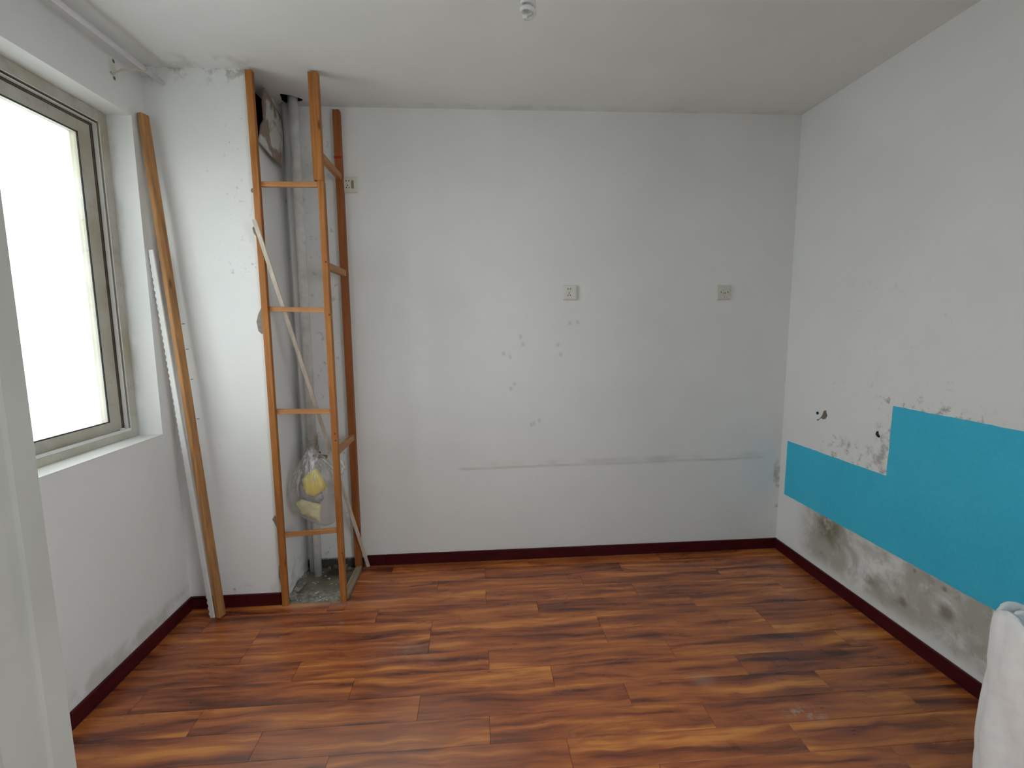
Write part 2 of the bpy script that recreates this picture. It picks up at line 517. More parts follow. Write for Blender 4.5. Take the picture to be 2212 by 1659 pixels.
def beam(bm, a, b, w, d, side=(1, 0, 0), bev=0.0015):
    a, b = Vector(a), Vector(b)
    ax = (b - a).normalized()
    s = Vector(side)
    s = (s - ax * s.dot(ax)).normalized()
    t = ax.cross(s)
    mat = Matrix((s, t, ax)).transposed().to_4x4()
    g = bmesh.ops.create_cube(bm, size=1, matrix=Matrix.Translation((a + b) / 2) @ mat @ Matrix.Diagonal((w, d, (b - a).length, 1)))
    if bev:
        es = list({e for v in g['verts'] for e in v.link_edges})
        bmesh.ops.bevel(bm, geom=es, offset=bev, segments=1, affect='EDGES')
    return bm


def tube(bm, pts, r, seg=12, cap=True):
    pts = [Vector(q) for q in pts]
    rs = r if isinstance(r, (list, tuple)) else [r] * len(pts)
    rings = []
    prev = None
    for i, q in enumerate(pts):
        a = pts[max(i - 1, 0)]
        b = pts[min(i + 1, len(pts) - 1)]
        t = (b - a).normalized()
        if prev is None:
            n = t.orthogonal().normalized()
        else:
            n = (prev - t * prev.dot(t)).normalized()
        prev = n
        m = t.cross(n)
        rings.append([bm.verts.new(q + (n * math.cos(2 * math.pi * j / seg) + m * math.sin(2 * math.pi * j / seg)) * rs[i]) for j in range(seg)])
    for a, b in zip(rings, rings[1:]):
        for j in range(seg):
            bm.faces.new((a[j], a[(j + 1) % seg], b[(j + 1) % seg], b[j]))
    if cap:
        bm.faces.new(rings[0][::-1])
        bm.faces.new(rings[-1])
    return bm


def prism(bm, pts, ext):
    """closed polygon pts (3D) extruded by vector ext"""
    ext = Vector(ext)
    a = [bm.verts.new(Vector(q)) for q in pts]
    b = [bm.verts.new(Vector(q) + ext) for q in pts]
    bm.faces.new(a)
    bm.faces.new(b[::-1])
    n = len(pts)
    for i in range(n):
        bm.faces.new((a[i], b[i], b[(i + 1) % n], a[(i + 1) % n]))
    return bm


def cut(o, cutters):
    """boolean the cutter bmeshes out of mesh object o (o sits at its own origin)"""
    for cb in cutters:
        me = bpy.data.meshes.new('cutter')
        bmesh.ops.recalc_face_normals(cb, faces=cb.faces)
        cb.to_mesh(me)
        cb.free()
        co = bpy.data.objects.new('cutter', me)
        COL.objects.link(co)
        md = o.modifiers.new('cut', 'BOOLEAN')
        md.operation = 'DIFFERENCE'
        md.object = co
        md.solver = 'EXACT'
        bpy.context.view_layer.update()
        dg = bpy.context.evaluated_depsgraph_get()
        nm = bpy.data.meshes.new_from_object(o.evaluated_get(dg))
        o.modifiers.clear()
        o.data = nm
        bpy.data.objects.remove(co)


def struct(name, bm, mat, parent=None, **kw):
    o = obj(name, bm, mat, parent, **kw)
    if parent is None:
        o['kind'] = 'structure'
    return o


def frand(a, b):
    return random.uniform(a, b)


# ------------------------------------------------------------------ setting: floor with single planks
bm = box(BM(), (XL - 0.02, -2.4, -0.12), (XR + 0.02, YB + 0.02, -0.0085))
floor = struct('floor', bm, 'screed')
W, LEN, Y0 = 0.1215, 0.808, 1.75
joint = {0: .294, 1: .036, 2: -.23, 3: .577, 4: .297, 5: .035, 6: .578, 7: .035, 8: .30, -1: -.236, -2: .029, -3: .295}
full_mesh = None
px0, px1, py1 = XL + 0.010, XR - 0.010, YB - 0.010
NX1 = -0.690                    # planks stop here beside the pipe niche


def plank(x0, x1, y0, y1):
    global full_mesh
    g = 0.0005
    x0 += g; x1 -= g; y0 += g; y1 -= g
    if x1 - x0 < 0.01 or y1 - y0 < 0.004:
        return
    full = abs((x1 - x0) - (LEN - 2 * g)) < 1e-6 and abs((y1 - y0) - (W - 2 * g)) < 1e-6
    loc = Vector(((x0 + x1) / 2, (y0 + y1) / 2, -0.0082))
    if full and full_mesh is not None:
        me = full_mesh
    else:
        b = box(BM(), (x0 - loc.x, y0 - loc.y, 0), (x1 - loc.x, y1 - loc.y, 0.0082), 0.0007)
        me = bpy.data.meshes.new('plank')
        b.to_mesh(me)
        b.free()
        if full:
            full_mesh = me
    link('plank', me, 'plank', floor, loc)


for kk in range(-21, 9):
    ya, yb = Y0 + kk * W, min(Y0 + (kk + 1) * W, py1)
    if ya >= py1:
        continue
    j = joint.get(kk, [.294, .036, -.23][kk % 3])
    x = j - 5 * LEN
    while x < px1:
        a, b = max(x, px0), min(x + LEN, px1)
        x += LEN
        if b <= a:
            continue
        if yb <= YP:
            plank(a, b, ya, yb)
        elif ya < YP:                                   # row that meets the pier and the niche
            if b > NX1:
                plank(max(a, NX1), b, ya, yb)
            if a < NX1:
                plank(a, min(b, NX1), ya, YP - 0.002)
        elif b > NX1:
            plank(max(a, NX1), b, ya, yb)

# ------------------------------------------------------------------ ceiling, walls
cz = lambda x: ZC + 0.0075 * (x + 1.0)
bm = BM()
a = [(XL - .24, -2.4), (XR + .2, -2.4), (XR + .2, YB + .2), (XL - .24, YB + .2)]
lo = [bm.verts.new((q[0], q[1], cz(q[0]))) for q in a]
hi = [bm.verts.new((q[0], q[1], 2.86)) for q in a]
bm.faces.new(lo); bm.faces.new(hi)
for i in range(4):
    bm.faces.new((lo[i], lo[(i + 1) % 4], hi[(i + 1) % 4], hi[i]))
ceiling = struct('ceiling', bm, 'ceiling')
PIPE = Vector((-0.918, 2.738))
cb = BM()
pts = []
for i in range(18):
    t = 2 * math.pi * i / 18
    rr = (0.046 + 0.008 * math.sin(3 * t + 1)) * (1.35 if math.cos(t) < -0.2 else 1.0)
    pts.append((PIPE.x - 0.004 + rr * math.cos(t), PIPE.y + 0.004 + rr * 0.95 * math.sin(t), 2.5))
prism(cb, pts, (0, 0, 0.26))
cut(ceiling, [cb])

cb = BM()
ra = [cb.verts.new(Vector((q[0], q[1], cz(q[0]) + 0.004))) for q in pts]
rb = [cb.verts.new(Vector((q[0], q[1], 2.75))) for q in pts]
for i in range(18):
    cb.faces.new((ra[i], ra[(i + 1) % 18], rb[(i + 1) % 18], rb[i]))
cb.faces.new(rb)
for v in cb.verts:
    v.co.x = PIPE.x + (v.co.x - PIPE.x) * 0.985; v.co.y = PIPE.y + (v.co.y - PIPE.y) * 0.985
obj('pipe_hole_shade', cb, 'hole_shade', ceiling)  # black sleeve painting the shade inside the ceiling hole
ZT = 2.70
bm = box(BM(), (XL - .24, YB, -.12), (XR + .2, YB + .2, ZT))
wall_back = struct('wall_back', bm, 'wall_back')
HY0, HY1, HZ0, HZ1 = -2.0, 0.05, 0.9, 2.35      # unseen opening added in this wall behind the camera for fill light
bm = BM()
box(bm, (XR, HY1, -.12), (XR + .2, YB, ZT))
box(bm, (XR, -2.4, -.12), (XR + .2, HY0, ZT))
box(bm, (XR, HY0, -.12), (XR + .2, HY1, HZ0))
box(bm, (XR, HY0, HZ1), (XR + .2, HY1, ZT))
wall_right = struct('wall_right', bm, 'wall_right')
WY0, WY1, WZ0, WZ1, WXI = 0.96, 2.355, 0.932, 2.353, -1.70
bm = BM()
box(bm, (WXI, -2.4, -.12), (XL, WY0, ZT))
box(bm, (WXI, WY1, -.12), (XL, YB, ZT))
box(bm, (WXI, WY0, -.12), (XL, WY1, WZ0))
box(bm, (WXI, WY0, WZ1), (XL, WY1, ZT))
wall_left = struct('wall_left', bm, 'wall_left')

# pier boxing next to the window: front slab, side slab with a torn hole into the hollow
bm = BM()
box(bm, (XL, YP, -.01), (XP, YP + .05, ZT))
pier = struct('wall_pier', bm, 'pier')
bm = box(BM(), (XP - .035, YP + .05, -.01), (XP, YB, ZT))
side = struct('pier_side', bm, 'plain_wall', pier)
hole = [(2.505, 2.62), (2.51, 2.50), (2.525, 2.40), (2.53, 2.32), (2.60, 2.31), (2.66, 2.36), (2.70, 2.45), (2.74, 2.62)]
cb = prism(BM(), [(XP - .08, q[0], q[1] + 0.0) for q in hole], (0.2, 0, 0))
bmesh.ops.translate(cb, verts=cb.verts, vec=(0, 0, 0))
cut(side, [cb])

obj('cavity_shade', box(BM(), (XP - .075, YP + .052, 2.22), (XP - .060, YB - .002, ZT - .01)), 'hole_shade', pier)  # near-black sheets painting the shade inside the hollow pier
obj('cavity_shade', box(BM(), (XP - .060, YP + .0505, 2.22), (XP - .036, YP + .056, ZT - .01)), 'hole_shade', pier)

# front wall with the doorway the picture is taken from, hall beyond
DX0, DX1, DZ = -0.46, 1.62, 2.30  # unseen right part of the doorway widened to admit fill light
bm = BM()
box(bm, (XL, 0.22, -.01), (DX0, YF - .03, ZT))
box(bm, (DX1, 0.22, -.01), (XR, YF - .03, ZT))
box(bm, (DX0, 0.22, DZ), (DX1, YF - .03, ZT))
struct('wall_front', bm, 'plain_wall')

# ------------------------------------------------------------------ door frame (near left edge) with stepped profile
def jamb(name, s, x_edge):
    t = empty(name, (x_edge, 0.33, 0), kind='structure')
    prof = [(0.0, YF), (0.0, 0.428), (-0.003, 0.426), (-0.003, 0.416), (0.001, 0.413), (0.001, 0.385), (-0.012, 0.383), (-0.012, 0.20), (-0.07, 0.20), (-0.07, YF)]
    bmx = prism(BM(), [(x_edge + s * q[0], q[1], 0) for q in prof], (0, 0, DZ))
    obj('jamb_lining', bmx, 'jamb', t)
    return t


j1 = jamb('trim_1', 1, -0.391)
j2 = jamb('trim_2', -1, 1.56)
bm = box(BM(), (-0.391, 0.20, DZ - 0.065), (1.56, YF, DZ + 0.005), 0.003)
struct('trim_3', bm, 'jamb')

# unseen hall added behind the camera for fill light
bm = BM()
box(bm, (XL, -2.4, -.01), (XL + 0.3, 0.22, ZT))
struct('wall_hall_left', bm, 'plain_wall')
bm = box(BM(), (XL, -2.6, -.01), (XR, -2.4, ZT))
struct('wall_hall_back', bm, 'plain_wall')
portal('hall_fill_portal', (XR + .15, (HY0 + HY1) / 2, (HZ0 + HZ1) / 2), (0, math.pi / 2, 0), HZ1 - HZ0, HY1 - HY0)

# outdoor ground
bm = box(BM(), (-60, -60, -3.2), (60, 60, -3.0))
struct('ground', bm, 'ground')

# ------------------------------------------------------------------ baseboards
def baseboard(name, lo, hi, parent=None):
    o = (struct if parent is None else obj)(name, box(BM(), lo, hi, 0.0025), 'baseboard', parent)
    return o


T = 0.012
baseboard('baseboard_left', (XL, YF, 0), (XL + T, YP, HB))
baseboard('baseboard_pier', (XL + T, YP - T, 0), (XP - 0.006, YP, HB))
bb = baseboard('baseboard_back', (-0.555, YB - T, 0), (XR, YB, HB))
baseboard('baseboard_piece', (-0.668, YB - T + .001, 0), (-0.5565, YB, HB - .001), bb)
baseboard('baseboard_right', (XR - T, YF, 0), (XR, YB - T, HB))

# ------------------------------------------------------------------ window
win = empty('window_1', (-1.58, (WY0 + WY1) / 2, WZ0), kind='structure')
tag(win, 'grimy white sliding window frame with bright daylight behind it')
FW, SX0, SX1 = 0.046, -1.66, -1.58


def wbox(name, lo, hi, mat='frame', parent=win, bev=0.0015):
    return obj(name, box(BM(), lo, hi, bev), mat, parent)


# outer frame
wbox('frame_stile', (SX0, WY1 - FW, WZ0), (SX1, WY1, WZ1))
wbox('frame_stile', (SX0, WY0, WZ0), (SX1, WY0 + FW, WZ1))
wbox('frame_rail', (SX0, WY0 + FW, WZ0), (SX1, WY1 - FW, WZ0 + 0.036))
wbox('frame_rail', (SX0, WY0 + FW, WZ1 - FW), (SX1, WY1 - FW, WZ1))
# track channels
for zz, nm in ((WZ0 + 0.036, 'bottom_track'), ):
    b = BM()
    for xx in (-1.5835, -1.590, -1.6215, -1.657):
        box(b, (xx - .0015, WY0 + FW, zz), (xx + .0015, WY1 - FW, zz + 0.012))
    obj(nm, b, 'track', win)
zt, ys = WZ1 - FW, WY1 - FW
def strips(nm, mat, x0, x1, d0, d1):
    b = BM()
    box(b, (x0, WY0 + FW, zt - d1), (x1, ys - d0, zt - d0))
    obj('top_' + nm, b, mat, win)
    b = BM()
    box(b, (x0, ys - d1, WZ0 + .036), (x1, ys - d0, zt - d1))
    obj('side_' + nm, b, mat, win)
strips('track_lip', 'track', -1.5835, -1.5805, 0.0, 0.003)
strips('groove', 'groove', -1.640, -1.590, 0.003, 0.011)
strips('track', 'track', -1.600, -1.585, 0.011, 0.0145)
strips('shadow_groove', 'groove', -1.640, -1.6045, 0.0145, 0.021)  # dark strip standing in for the shadow next to the sash


def sash(y0, y1, x0, x1, sw):
    z0, z1 = WZ0 + 0.040, WZ1 - FW - 0.022
    s = wbox('sash', (x0, y1 - sw, z0), (x1, y1, z1))
    for lo, hi in (((x0, y0, z0), (x1, y0 + sw, z1)), ((x0, y0 + sw, z0), (x1, y1 - sw, z0 + 0.050)), ((x0, y0 + sw, z1 - 0.050), (x1, y1 - sw, z1))):
        wbox('sash_rail', lo, hi, 'frame', s)
    xm = (x0 + x1) / 2
    g = BM()
    i0, i1, k0, k1 = y0 + sw, y1 - sw, z0 + 0.050, z1 - 0.050
    e = 0.004
    for lo, hi in (((x1 - .006, i0, k0), (x1 - .001, i0 + e, k1)), ((x1 - .006, i1 - e, k0), (x1 - .001, i1, k1)),
                   ((x1 - .006, i0, k0), (x1 - .001, i1, k0 + e)), ((x1 - .006, i0, k1 - e), (x1 - .001, i1, k1))):
        box(g, lo, hi)
    obj('gasket', g, 'gasket', s)
    wbox('pane', (xm - .0025, i0, k0), (xm + .0025, i1, k1), 'glass', s, 0)


sash(1.58, WY1 - FW - .022, -1.643, -1.606, 0.066)
sash(WY0 + FW + .005, 1.64, -1.658, -1.645, 0.066)
wbox('screen_frame', (-1.69, 2.262, WZ0 + .03), (-1.668, 2.285, WZ1 - .03), 'rod')
wbox('roller_block', (-1.603, 2.268, WZ0 + .036), (-1.592, 2.288, WZ0 + .052), 'white_plastic')
wbox('window_sill', (-1.578, WY0, WZ0 - .001), (XL + .0015, WY1, WZ0 + .004), 'white_plastic', win, 0)

# ------------------------------------------------------------------ blue wallpaper
pl = [(2.766, .714), (2.049, .721), (2.045, 1.052), (0.50, 1.052), (0.50, .368), (2.769, .375)]
pts = []
for i, (a, b) in enumerate(zip(pl, pl[1:] + pl[:1])):
    n = max(2, int(math.hypot(a[0] - b[0], a[1] - b[1]) / 0.03))
    for q in range(n):
        t = q / n
        jit = 0.0 if q == 0 else 0.0014
        pts.append((XR - 0.0016, a[0] + (b[0] - a[0]) * t + frand(-jit, jit), a[1] + (b[1] - a[1]) * t + frand(-jit, jit)))
o = obj('wallpaper_sheet', prism(BM(), pts, (0.0014, 0, 0)), 'blue')
tag(o, 'bright blue stepped sheet of wallpaper stuck on the mouldy white wall', 'wallpaper')

# chips in the right wall plaster
chip = [((1770, 905), (1776, 897), (1779, 888), (1784, 886), (1785, 891), (1787, 898), (1783, 905), (1778, 906), (1774, 903), (1766, 909), (1764, 906)),
        ((1893, 932), (1897, 931), (1898, 938), (1901, 942), (1899, 946), (1894, 943), (1891, 938)),
        ((1763, 890), (1767, 889), (1769, 893), (1766, 896), (1763, 894))]
for q in chip:
    b = prism(BM(), [at(*s, x=XR - 0.0012) for s in q], (0.0011, 0, 0))
    obj('plaster_chip', b, 'slot' if q is not chip[0] else 'brass', wall_right)

# ------------------------------------------------------------------ cement patches on the pier edge
patches = [((541, 412), (543, 407), (548, 406), (549, 417), (544, 416)),
           ((545, 492), (548, 489), (553, 500), (553, 510), (548, 504)),
           ((554, 695), (558, 678), (566, 662), (574, 664), (576, 715), (566, 722), (558, 715)),
           ((588, 1122), (593, 1113), (600, 1120), (601, 1148), (597, 1138)),
           ((602, 1225), (604, 1216), (612, 1214), (614, 1256), (606, 1260), (602, 1245)),
           ((592, 1057), (597, 1056), (598, 1064), (595, 1062))]
for q in patches:
    w = [at(*s, y=YP - 0.0015) for s in q]
    for v in w:
        v.x = min(v.x, XP - 0.001)
    obj('bare_cement_patch', prism(BM(), w, (0, 0.0012, 0)), 'cement', pier)

# ------------------------------------------------------------------ wooden boxing frame in the pipe niche
fr = empty('boxing_frame', (-0.86, 2.46, -0.0085), 'orange pine ladder-like boxing frame standing around the niche pipe', 'wooden frame')
ZB = -0.0085
obj('upright', beam(BM(), (-1.001, 2.436, ZB), (-1.001, 2.436, 2.588), 0.030, 0.026), 'pine_z', fr)
obj('upright', beam(BM(), (-0.712, 2.452, ZB), (-0.712, 2.452, 2.115), 0.028, 0.034), 'pine_z', fr)
obj('upright_top', beam(BM(), (-0.722, 2.452, 2.1155), (-0.722, 2.452, 2.592), 0.044, 0.034), 'pine_z', fr)
o = obj('upright', beam(BM(), (-0.716, 2.803, ZB), (-0.716, 2.803, 2.575), 0.036, 0.038), 'pine_red', fr)
obj('red_tape_band', box(BM(), (-0.7355, 2.782, 2.325), (-0.6965, 2.7835, 2.338)), 'red_tape', o)
for z0, z1 in ((2.096, 2.098), (1.519, 1.512), (1.017, 1.013), (0.376, 0.392)):
    obj('rung', beam(BM(), (-0.9855, 2.446, z0), (-0.7265, 2.446, z1), 0.019, 0.024, (0, 1, 0)), 'pine_x', fr)
for z0, z1 in ((2.232, 2.232), (1.725, 1.722), (0.800, 0.800)):
    obj('side_rung', beam(BM(), (-0.712, 2.4695, z0), (-0.712, 2.7835, z1), 0.024, 0.034, (1, 0, 0)), 'pine_y', fr)
obj('floor_rail', box(BM(), (-0.728, 2.4695, ZB), (-0.693, 2.7835, 0.020), 0.002), 'pine_dusty', fr)

# nails and knots on the frame
for (zz) in (1.74, 1.49, 0.90, 0.865, 0.27):
    b = BM()
    tube(b, [(-0.706 + frand(-.004, .004), 2.4352, zz), (-0.706, 2.4340, zz)], 0.0045, 8)
    obj('knot', b, 'valve_handle', fr)

# diagonal lath through the frame
A, B = at(549, 474, y=2.371), Vector((-0.658, 2.797, 0.006))
o = obj('lath', beam(BM(), B, A, 0.019, 0.007, (1, 0, 0.2), 0.001), 'lath')
tag(o, 'thin pale wooden lath leaning diagonally through the pine frame', 'lath')

# ------------------------------------------------------------------ pipes
pp = empty('riser_pipe', (PIPE.x, PIPE.y, ZB), 'white painted riser pipe with a ribbed union in the niche', 'pipe')
b = tube(BM(), [(PIPE.x - .006, PIPE.y + .006, 0.82), (PIPE.x, PIPE.y, 1.7), (PIPE.x, PIPE.y, 2.68)], 0.0245, 16)
obj('upper_pipe', b, 'pipe', pp, smooth=True)
b = tube(BM(), [(PIPE.x - .018, PIPE.y + .010, ZB - .001), (PIPE.x - .006, PIPE.y + .006, 0.745)], 0.021, 16)
obj('lower_pipe', b, 'pipe', pp, smooth=True)
b = BM()
ux, uy = PIPE.x - .006, PIPE.y + .006
prof = [(0.028, .735), (0.033, .74), (0.033, .765), (0.027, .768), (0.030, .775), (0.030, .798), (0.027, .80), (0.032, .804), (0.032, .826), (0.026, .83)]
tube(b, [(ux, uy, z) for r, z in prof], [r for r, z in prof], 14)
un = obj('union_joint', b, 'pipe_joint', pp)
b = BM()
tube(b, [(ux, uy - .02, .718), (ux + .03, uy - .035, .716), (ux + .09, uy - .045, .712)], 0.010, 10)
vb = obj('valve_body', b, 'brass', pp, smooth=True)
b = box(BM(), (ux + .040, uy - .062, .702), (ux + .056, uy - .038, .742), .003)
obj('valve_handle', b, 'valve_handle', vb)
b = tube(BM(), [(-0.978, 2.796, ZB), (-0.978, 2.796, 2.6)], 0.019, 12)
o = obj('side_pipe', b, 'plain_wall', smooth=True)
tag(o, 'thinner wall-coloured pipe running up the niche beside the riser pipe', 'pipe')

# torn plasterboard piece hanging out of the hole
tb = [at(566, 178, x=XP + .004), at(603, 250, x=XP + .010), at(608, 290, x=XP + .02), at(606, 362, x=XP + .03), at(558, 306, x=XP + .022), at(562, 270, x=XP + .012), at(568, 258, x=XP + .010), at(565, 220, x=XP + .006)]
for v in tb:
    v.z = min(v.z, 2.592)
    v.y = min(v.y, 2.815)
b = prism(BM(), tb, (0.008, 0, 0))
o = obj('torn_plasterboard', b, 'board_paper')
tag(o, 'torn brown and white plasterboard scrap hanging over the dark hole', 'plasterboard')

# crumbs on the bare screed
b = BM()
for i in range(42):
    x, y = frand(-0.97, -0.745), 2.475 + 0.32 * random.random() ** 1.7
    s = frand(0.002, 0.0065)
    g = bmesh.ops.create_icosphere(b, subdivisions=1, radius=s)
    for v in g['verts']:
        v.co = Vector((v.co.x * frand(.8, 1.6), v.co.y * frand(.7, 1.1), v.co.z * .6)) + Vector((x, y, ZB + s * .45))
crumb_bm = b
# cement rubble ridge along the niche walls
b = BM()
for i in range(46):
    t = random.random()
    if t < 0.55:
        x, y = XP + frand(0.0, 0.03), frand(2.50, 2.80)
    else:
        x, y = frand(-1.0, -0.765), YB - frand(0.0, 0.035)
    if math.hypot(x - PIPE.x + .01, y - PIPE.y - .01) < 0.075:
        continue
    s = frand(0.010, 0.024)
    g = bmesh.ops.create_icosphere(b, subdivisions=1, radius=s)
    for v in g['verts']:
        v.co = Vector((v.co.x * frand(.7, 1.3), v.co.y * frand(.7, 1.3), v.co.z * frand(.5, .9))) + Vector((x, y, ZB + s * .5))
        v.co.x = max(v.co.x, XP + .0005); v.co.y = min(v.co.y, YB - .0005); v.co.z = max(v.co.z, ZB)
o = obj('cement_rubble', b, 'screed')
tag(o, 'crumbled grey cement and white crumbs on the bare niche floor', 'rubble', kind='stuff')
tag(obj('plaster_crumbs', crumb_bm, 'crumb', o), kind='stuff')

# ------------------------------------------------------------------ leaning boards by the window
b0, b1 = Vector((-1.286, 2.358, 0.004)), Vector((-1.452, 2.395, 2.375))
o = obj('leaning_board', beam(BM(), b0, b1, 0.024, 0.042, (0.966, -0.26, 0), 0.003), 'pine_old')
tag(o, 'weathered pine batten leaning upright in the corner beside the window', 'board')
nb = o
for t in (.42, .50, .56, .61):
    q = b0.lerp(b1, t) + Vector((0.022, 0.010, 0))
    obj('nail', tube(BM(), [q, q + Vector((0.012, 0.002, 0.001))], 0.0014, 6), 'slot', nb)
s0, s1 = Vector((-1.322, 2.352, 0.002)), Vector((-1.458, 2.372, 1.785))
st = empty('corner_bead', s0, 'white plastic corner bead with a perforated wing leaning beside the batten', 'plastic strip')
b = beam(BM(), s0, s1, 0.026, 0.010, (1, -0.25, 0), 0.002)
obj('strip_body', b, 'pvc', st)
b = BM()
ax = (s1 - s0).normalized()
wv = Vector((-1, .15, 0)); wv = (wv - ax * wv.dot(ax)).normalized()
for i in range(60):
    q = s0 + ax * (0.012 + i * 0.0295) + wv * 0.0128
    box_len = 0.014
    beam(b, q, q + ax * box_len, 0.010, 0.0015, wv, 0)
obj('perforated_wing', b, 'pvc', st)

# ------------------------------------------------------------------ rod under the ceiling with its cord
e1 = Vector((-1.384, YP - 0.002, 2.529))
b = tube(BM(), [e1, Vector((-1.386, 0.46, 2.531))], 0.0105, 14)
o = obj('curtain_rod', b, 'rod', smooth=True)
tag(o, 'long white rod running under the ceiling above the window', 'curtain rod')
c0, c1 = at(243, 160, x=XL + .003), at(300, 155, x=-1.386)
c1 = Vector((-1.386, 2.32, 2.520))
mid = (c0 + c1) / 2 + Vector((0, 0, 0.012))
b = tube(BM(), [c0 + Vector((0, -.01, .004)), c0, c0.lerp(mid, .6) + Vector((0, 0, .006)), mid, c1.lerp(mid, .4) + Vector((0, 0, .003)), c1 + Vector((0, 0, -.004)), c1 + Vector((.013, 0, .006)), c1 + Vector((.006, 0, .024))], 0.003, 8)
o = obj('cord', b, 'wire', smooth=True)
tag(o, 'short cream cord tying the white rod to the wall', 'cord')

# ------------------------------------------------------------------ ceiling lamp: spiral tube in a holder
LX, LY = 0.190, 1.70
zc_ = cz(LX)
lamp = empty('ceiling_lamp', (LX, LY, zc_), 'small unlit white spiral lamp bulb hanging from the ceiling', 'lamp')
prof = [(0.046, 0), (0.046, -.012), (0.030, -.02), (0.026, -.055), (0.024, -.06)]
obj('lamp_holder', tube(BM(), [(LX, LY, zc_ + z) for r, z in prof], [r for r, z in prof], 20), 'lamp_base', lamp, smooth=False)
prof = [(0.020, -.06), (0.026, -.07), (0.027, -.098), (0.021, -.104)]
obj('lamp_ballast', tube(BM(), [(LX, LY, zc_ + z) for r, z in prof], [r for r, z in prof], 20), 'lamp_base', lamp)
pts = []
for i in range(97):
    t = i / 96
    ang = t * 2 * math.pi * 3.6 + 0.4
    rr = 0.0205 if t < .88 else 0.0205 * (1 - (t - .88) / .12 * .75)
    pts.append((LX + rr * math.cos(ang), LY + rr * math.sin(ang), zc_ - .104 - t * .078))
obj('spiral_tube', tube(BM(), pts, 0.0066, 10), 'lamp_tube', lamp, smooth=True)

# ------------------------------------------------------------------ sockets on the back wall
def socket(c, label, mat, layout, tilt=0.0):
    t = empty('wall_socket', c, label, 'socket', None)
    S = 0.043
    b = box(BM(), (c.x - S, c.y - .009, c.z - S), (c.x + S, c.y, c.z + S), .004)
    obj('plate', b, mat, t)
    b = box(BM(), (c.x - S + .009, c.y - .0115, c.z - S + .009), (c.x + S - .009, c.y - .0088, c.z + S - .009), .0015)
    face = obj('face_insert', b, mat, t)
    yf = c.y - .0117
    b = BM()
    sl = []
    if layout in ('five', 'five_switch'):
        dx = -.012 if layout == 'five_switch' else -.006
        sl = [(dx - .008, .020, 0), (dx + .008, .020, 0), (dx, -.004, 0), (dx - .007, -.016, .5), (dx + .007, -.016, -.5)]
    else:
        sl = [(-.021, .002, 0), (.021, .002, 0), (-.004, -.004, 0), (.005, -.003, 0)]
    for (sx, sz, rt) in sl:
        g = bmesh.ops.create_cube(b, size=1, matrix=Matrix.Translation((c.x + sx, yf, c.z + sz)) @ Matrix.Rotation(rt, 4, 'Y') @ Matrix.Diagonal((.0042, .001, .0075, 1)))
    obj('pin_slots', b, 'slot', face)
    if layout == 'five_switch':
        b = box(BM(), (c.x + .008, c.y - .0165, c.z - .020), (c.x + .021, c.y - .0112, c.z + .022), .0015)
        obj('rocker', b, 'tan_rocker', t)
    return t


socket(at(757, 400, y=YB), 'white socket plate with a browned rocker switch beside the pine upright', 'ivory_plastic', 'five_switch')
socket(at(1231, 632, y=YB), 'yellowed socket plate with a dark smudged slot above the glue spots', 'ivory_plastic', 'five')
socket(at(1563, 632, y=YB), 'dingy cream outlet plate with two side screws near the far corner', 'ivory_dark', 'screw')

# ------------------------------------------------------------------ plastic bag on the valve
YBAG = 2.575
rows = [(972, 664, 681), (980, 659, 690), (992, 651, 704), (1008, 643, 722), (1025, 634, 733), (1045, 625, 736), (1065, 622, 736), (1085, 625, 735), (1100, 635, 733), (1113, 651, 731), (1124, 671, 728), (1131, 686, 722), (1134, 694, 712)]
bag = empty('plastic_bag', at(690, 1134, y=YBAG), 'translucent knotted plastic bag hanging from the pipe valve', 'bag')
b = BM()
rings = []
for i, (py, l, r) in enumerate(rows):
    a, c = at(l, py, y=YBAG), at(r, py, y=YBAG)
    cx, hw = (a.x + c.x) / 2, (c.x - a.x) / 2
    hd = min(0.075, hw * 0.62)
    ring = []
    for j in range(40):
        t = 2 * math.pi * j / 40
        fold = 1 + (0.10 * math.sin(9 * t + i * .25) + .05 * math.sin(17 * t)) * max(0, 1 - i / 6.5)
        fold += 0.03 * mnoise.noise(Vector((math.cos(t) * 3, math.sin(t) * 3, i * .6)))
        ring.append(b.verts.new((cx + hw * math.cos(t) * (fold if abs(math.cos(t)) < .9 else 1), YBAG + hd * math.sin(t) * fold, a.z)))
    rings.append(ring)
for a, c in zip(rings, rings[1:]):
    for j in range(40):
        b.faces.new((a[j], a[(j + 1) % 40], c[(j + 1) % 40], c[j]))
b.faces.new(rings[-1])
obj('bag_body', b, 'bag', bag, smooth=True)
# twisted neck tied to the valve
n0 = at(672, 973, y=YBAG)
b = tube(BM(), [n0 + Vector((0, 0, -.012)), n0 + Vector((.004, .02, .012)), Vector((ux + .02, uy - .055, .725))], [.017, .010, .007], 9)
obj('bag_neck', b, 'bag', bag, smooth=True)
# gaping rim with the free handle on the right
hp = [at(*q, y=YBAG - .01) for q in ((700, 992), (712, 1004), (726, 1018), (738, 1022), (745, 1010), (740, 998), (731, 990))]
b = BM()
ra = [b.verts.new(q + Vector((0, -.012, .004))) for q in hp]
rb = [b.verts.new(q + Vector((0, .012, -.030 + .004 * i))) for i, q in enumerate(hp)]
for i in range(len(hp) - 1):
    b.faces.new((ra[i], ra[i + 1], rb[i + 1], rb[i]))
obj('bag_handle', b, 'bag', bag, smooth=True)
b = tube(BM(), [q + Vector((0, -.012, .005)) for q in hp], 0.0028, 7)
obj('bag_rim', b, 'white_plastic', bag, smooth=True)


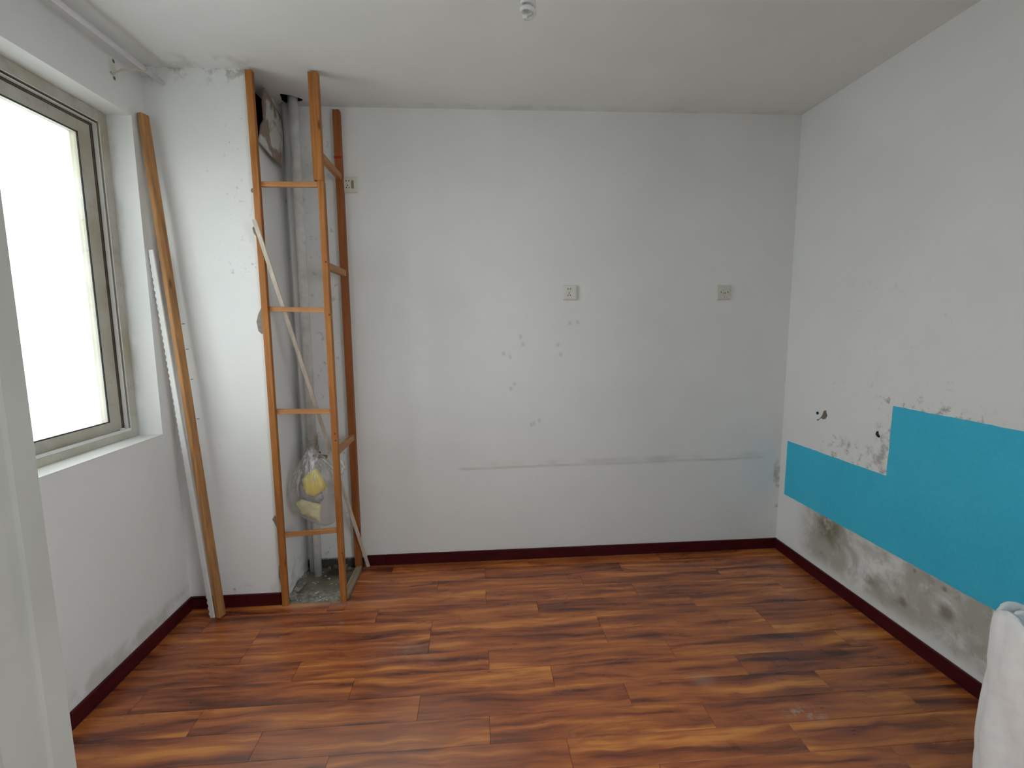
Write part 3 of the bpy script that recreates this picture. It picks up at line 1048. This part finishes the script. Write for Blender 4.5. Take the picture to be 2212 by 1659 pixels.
def packet(name, outline, yy, thick, mat, label, cat):
    """crumpled pillow-shaped wrapper: outline in photo pixels at depth yy"""
    w = [at(*q, y=yy) for q in outline]
    cen = sum(w, Vector()) / len(w)
    bmx = BM()
    rngs = []
    for s, bulge in ((1.0, 0.0), (.88, .55), (.6, .9), (.3, 1.0)):
        rngs.append((s, bulge))
    vf, vb_ = [], []
    n = len(w) * 4
    dense = []
    for a, c in zip(w, w[1:] + w[:1]):
        for q in range(4):
            dense.append(a.lerp(c, q / 4))
    for s, bu in rngs:
        fr_, bk = [], []
        for d in dense:
            q = cen + (d - cen) * s
            cr = mnoise.noise(q * 38) * .010 * (bu > 0)
            fr_.append(bmx.verts.new(q + Vector((cr, -thick * bu + cr, cr))))
            bk.append(bmx.verts.new(q + Vector((cr, thick * bu + cr, cr))) if bu > 0 else fr_[-1])
        vf.append(fr_); vb_.append(bk)
    for L in (vf, vb_):
        for a, c in zip(L, L[1:]):
            for j in range(n):
                bmx.faces.new((a[j], a[(j + 1) % n], c[(j + 1) % n], c[j]))
        bmx.faces.new(L[-1])
    return tag(obj(name, bmx, mat, smooth=True), label, cat)


packet('wrapper', [(652, 1036), (664, 1022), (683, 1012), (696, 1028), (706, 1053), (692, 1064), (679, 1074), (660, 1068)], 2.548, 0.022, 'yellow', 'crumpled bright yellow wrapper inside the clear plastic bag', 'wrapper')
packet('wrapper', [(636, 1087), (650, 1078), (672, 1084), (694, 1090), (692, 1110), (693, 1130), (676, 1121), (652, 1108)], 2.556, 0.018, 'cream', 'pale cream packet in the bottom of the clear plastic bag', 'wrapper')
packet('wrapper', [(648, 1046), (656, 1052), (664, 1068), (680, 1073), (696, 1064), (700, 1076), (690, 1088), (668, 1082), (652, 1074)], 2.592, 0.010, 'silver', 'silvery crumpled foil wrapper between the yellow and cream packets', 'wrapper')

# ------------------------------------------------------------------ upright roll of white fabric in front of the blue paper
RX, RY, RR = 1.585, 1.125, 0.125
b = BM()
turns, NA, NZ = 2.4, 150, 26
grid = []
for i in range(NA + 1):
    t = i / NA
    ang = -2.5 - t * turns * 2 * math.pi
    rr = RR - 0.078 * t
    dirv = Vector((math.cos(ang), math.sin(ang)))
    top = 0.605 + 0.018 * math.sin(ang * 2 + 1.2) + 0.012 * math.sin(ang * 5) - 0.02 * t
    colv = []
    for jz in range(NZ + 1):
        zz = top * jz / NZ
        w = mnoise.noise(Vector((dirv.x * 2.2, dirv.y * 2.2, zz * 5 + t * 3))) * 0.016 + mnoise.noise(Vector((dirv.x * 6, dirv.y * 6, zz * 11))) * 0.006
        flare = 0.0
        colv.append(b.verts.new((RX + dirv.x * (rr + w * (1 - t) + flare), RY + dirv.y * (rr + w * (1 - t) + flare), zz + 0.001)))
    grid.append(colv)
for i in range(NA):
    for jz in range(NZ):
        b.faces.new((grid[i][jz], grid[i + 1][jz], grid[i + 1][jz + 1], grid[i][jz + 1]))
o = obj('fabric_roll', b, 'fabric', smooth=True, normals=False)
sd = o.modifiers.new('thickness', 'SOLIDIFY')
sd.thickness = 0.012
sd.offset = -1 if False else 0
tag(o, 'crumpled white fabric roll standing upright before the blue wallpaper', 'fabric roll')
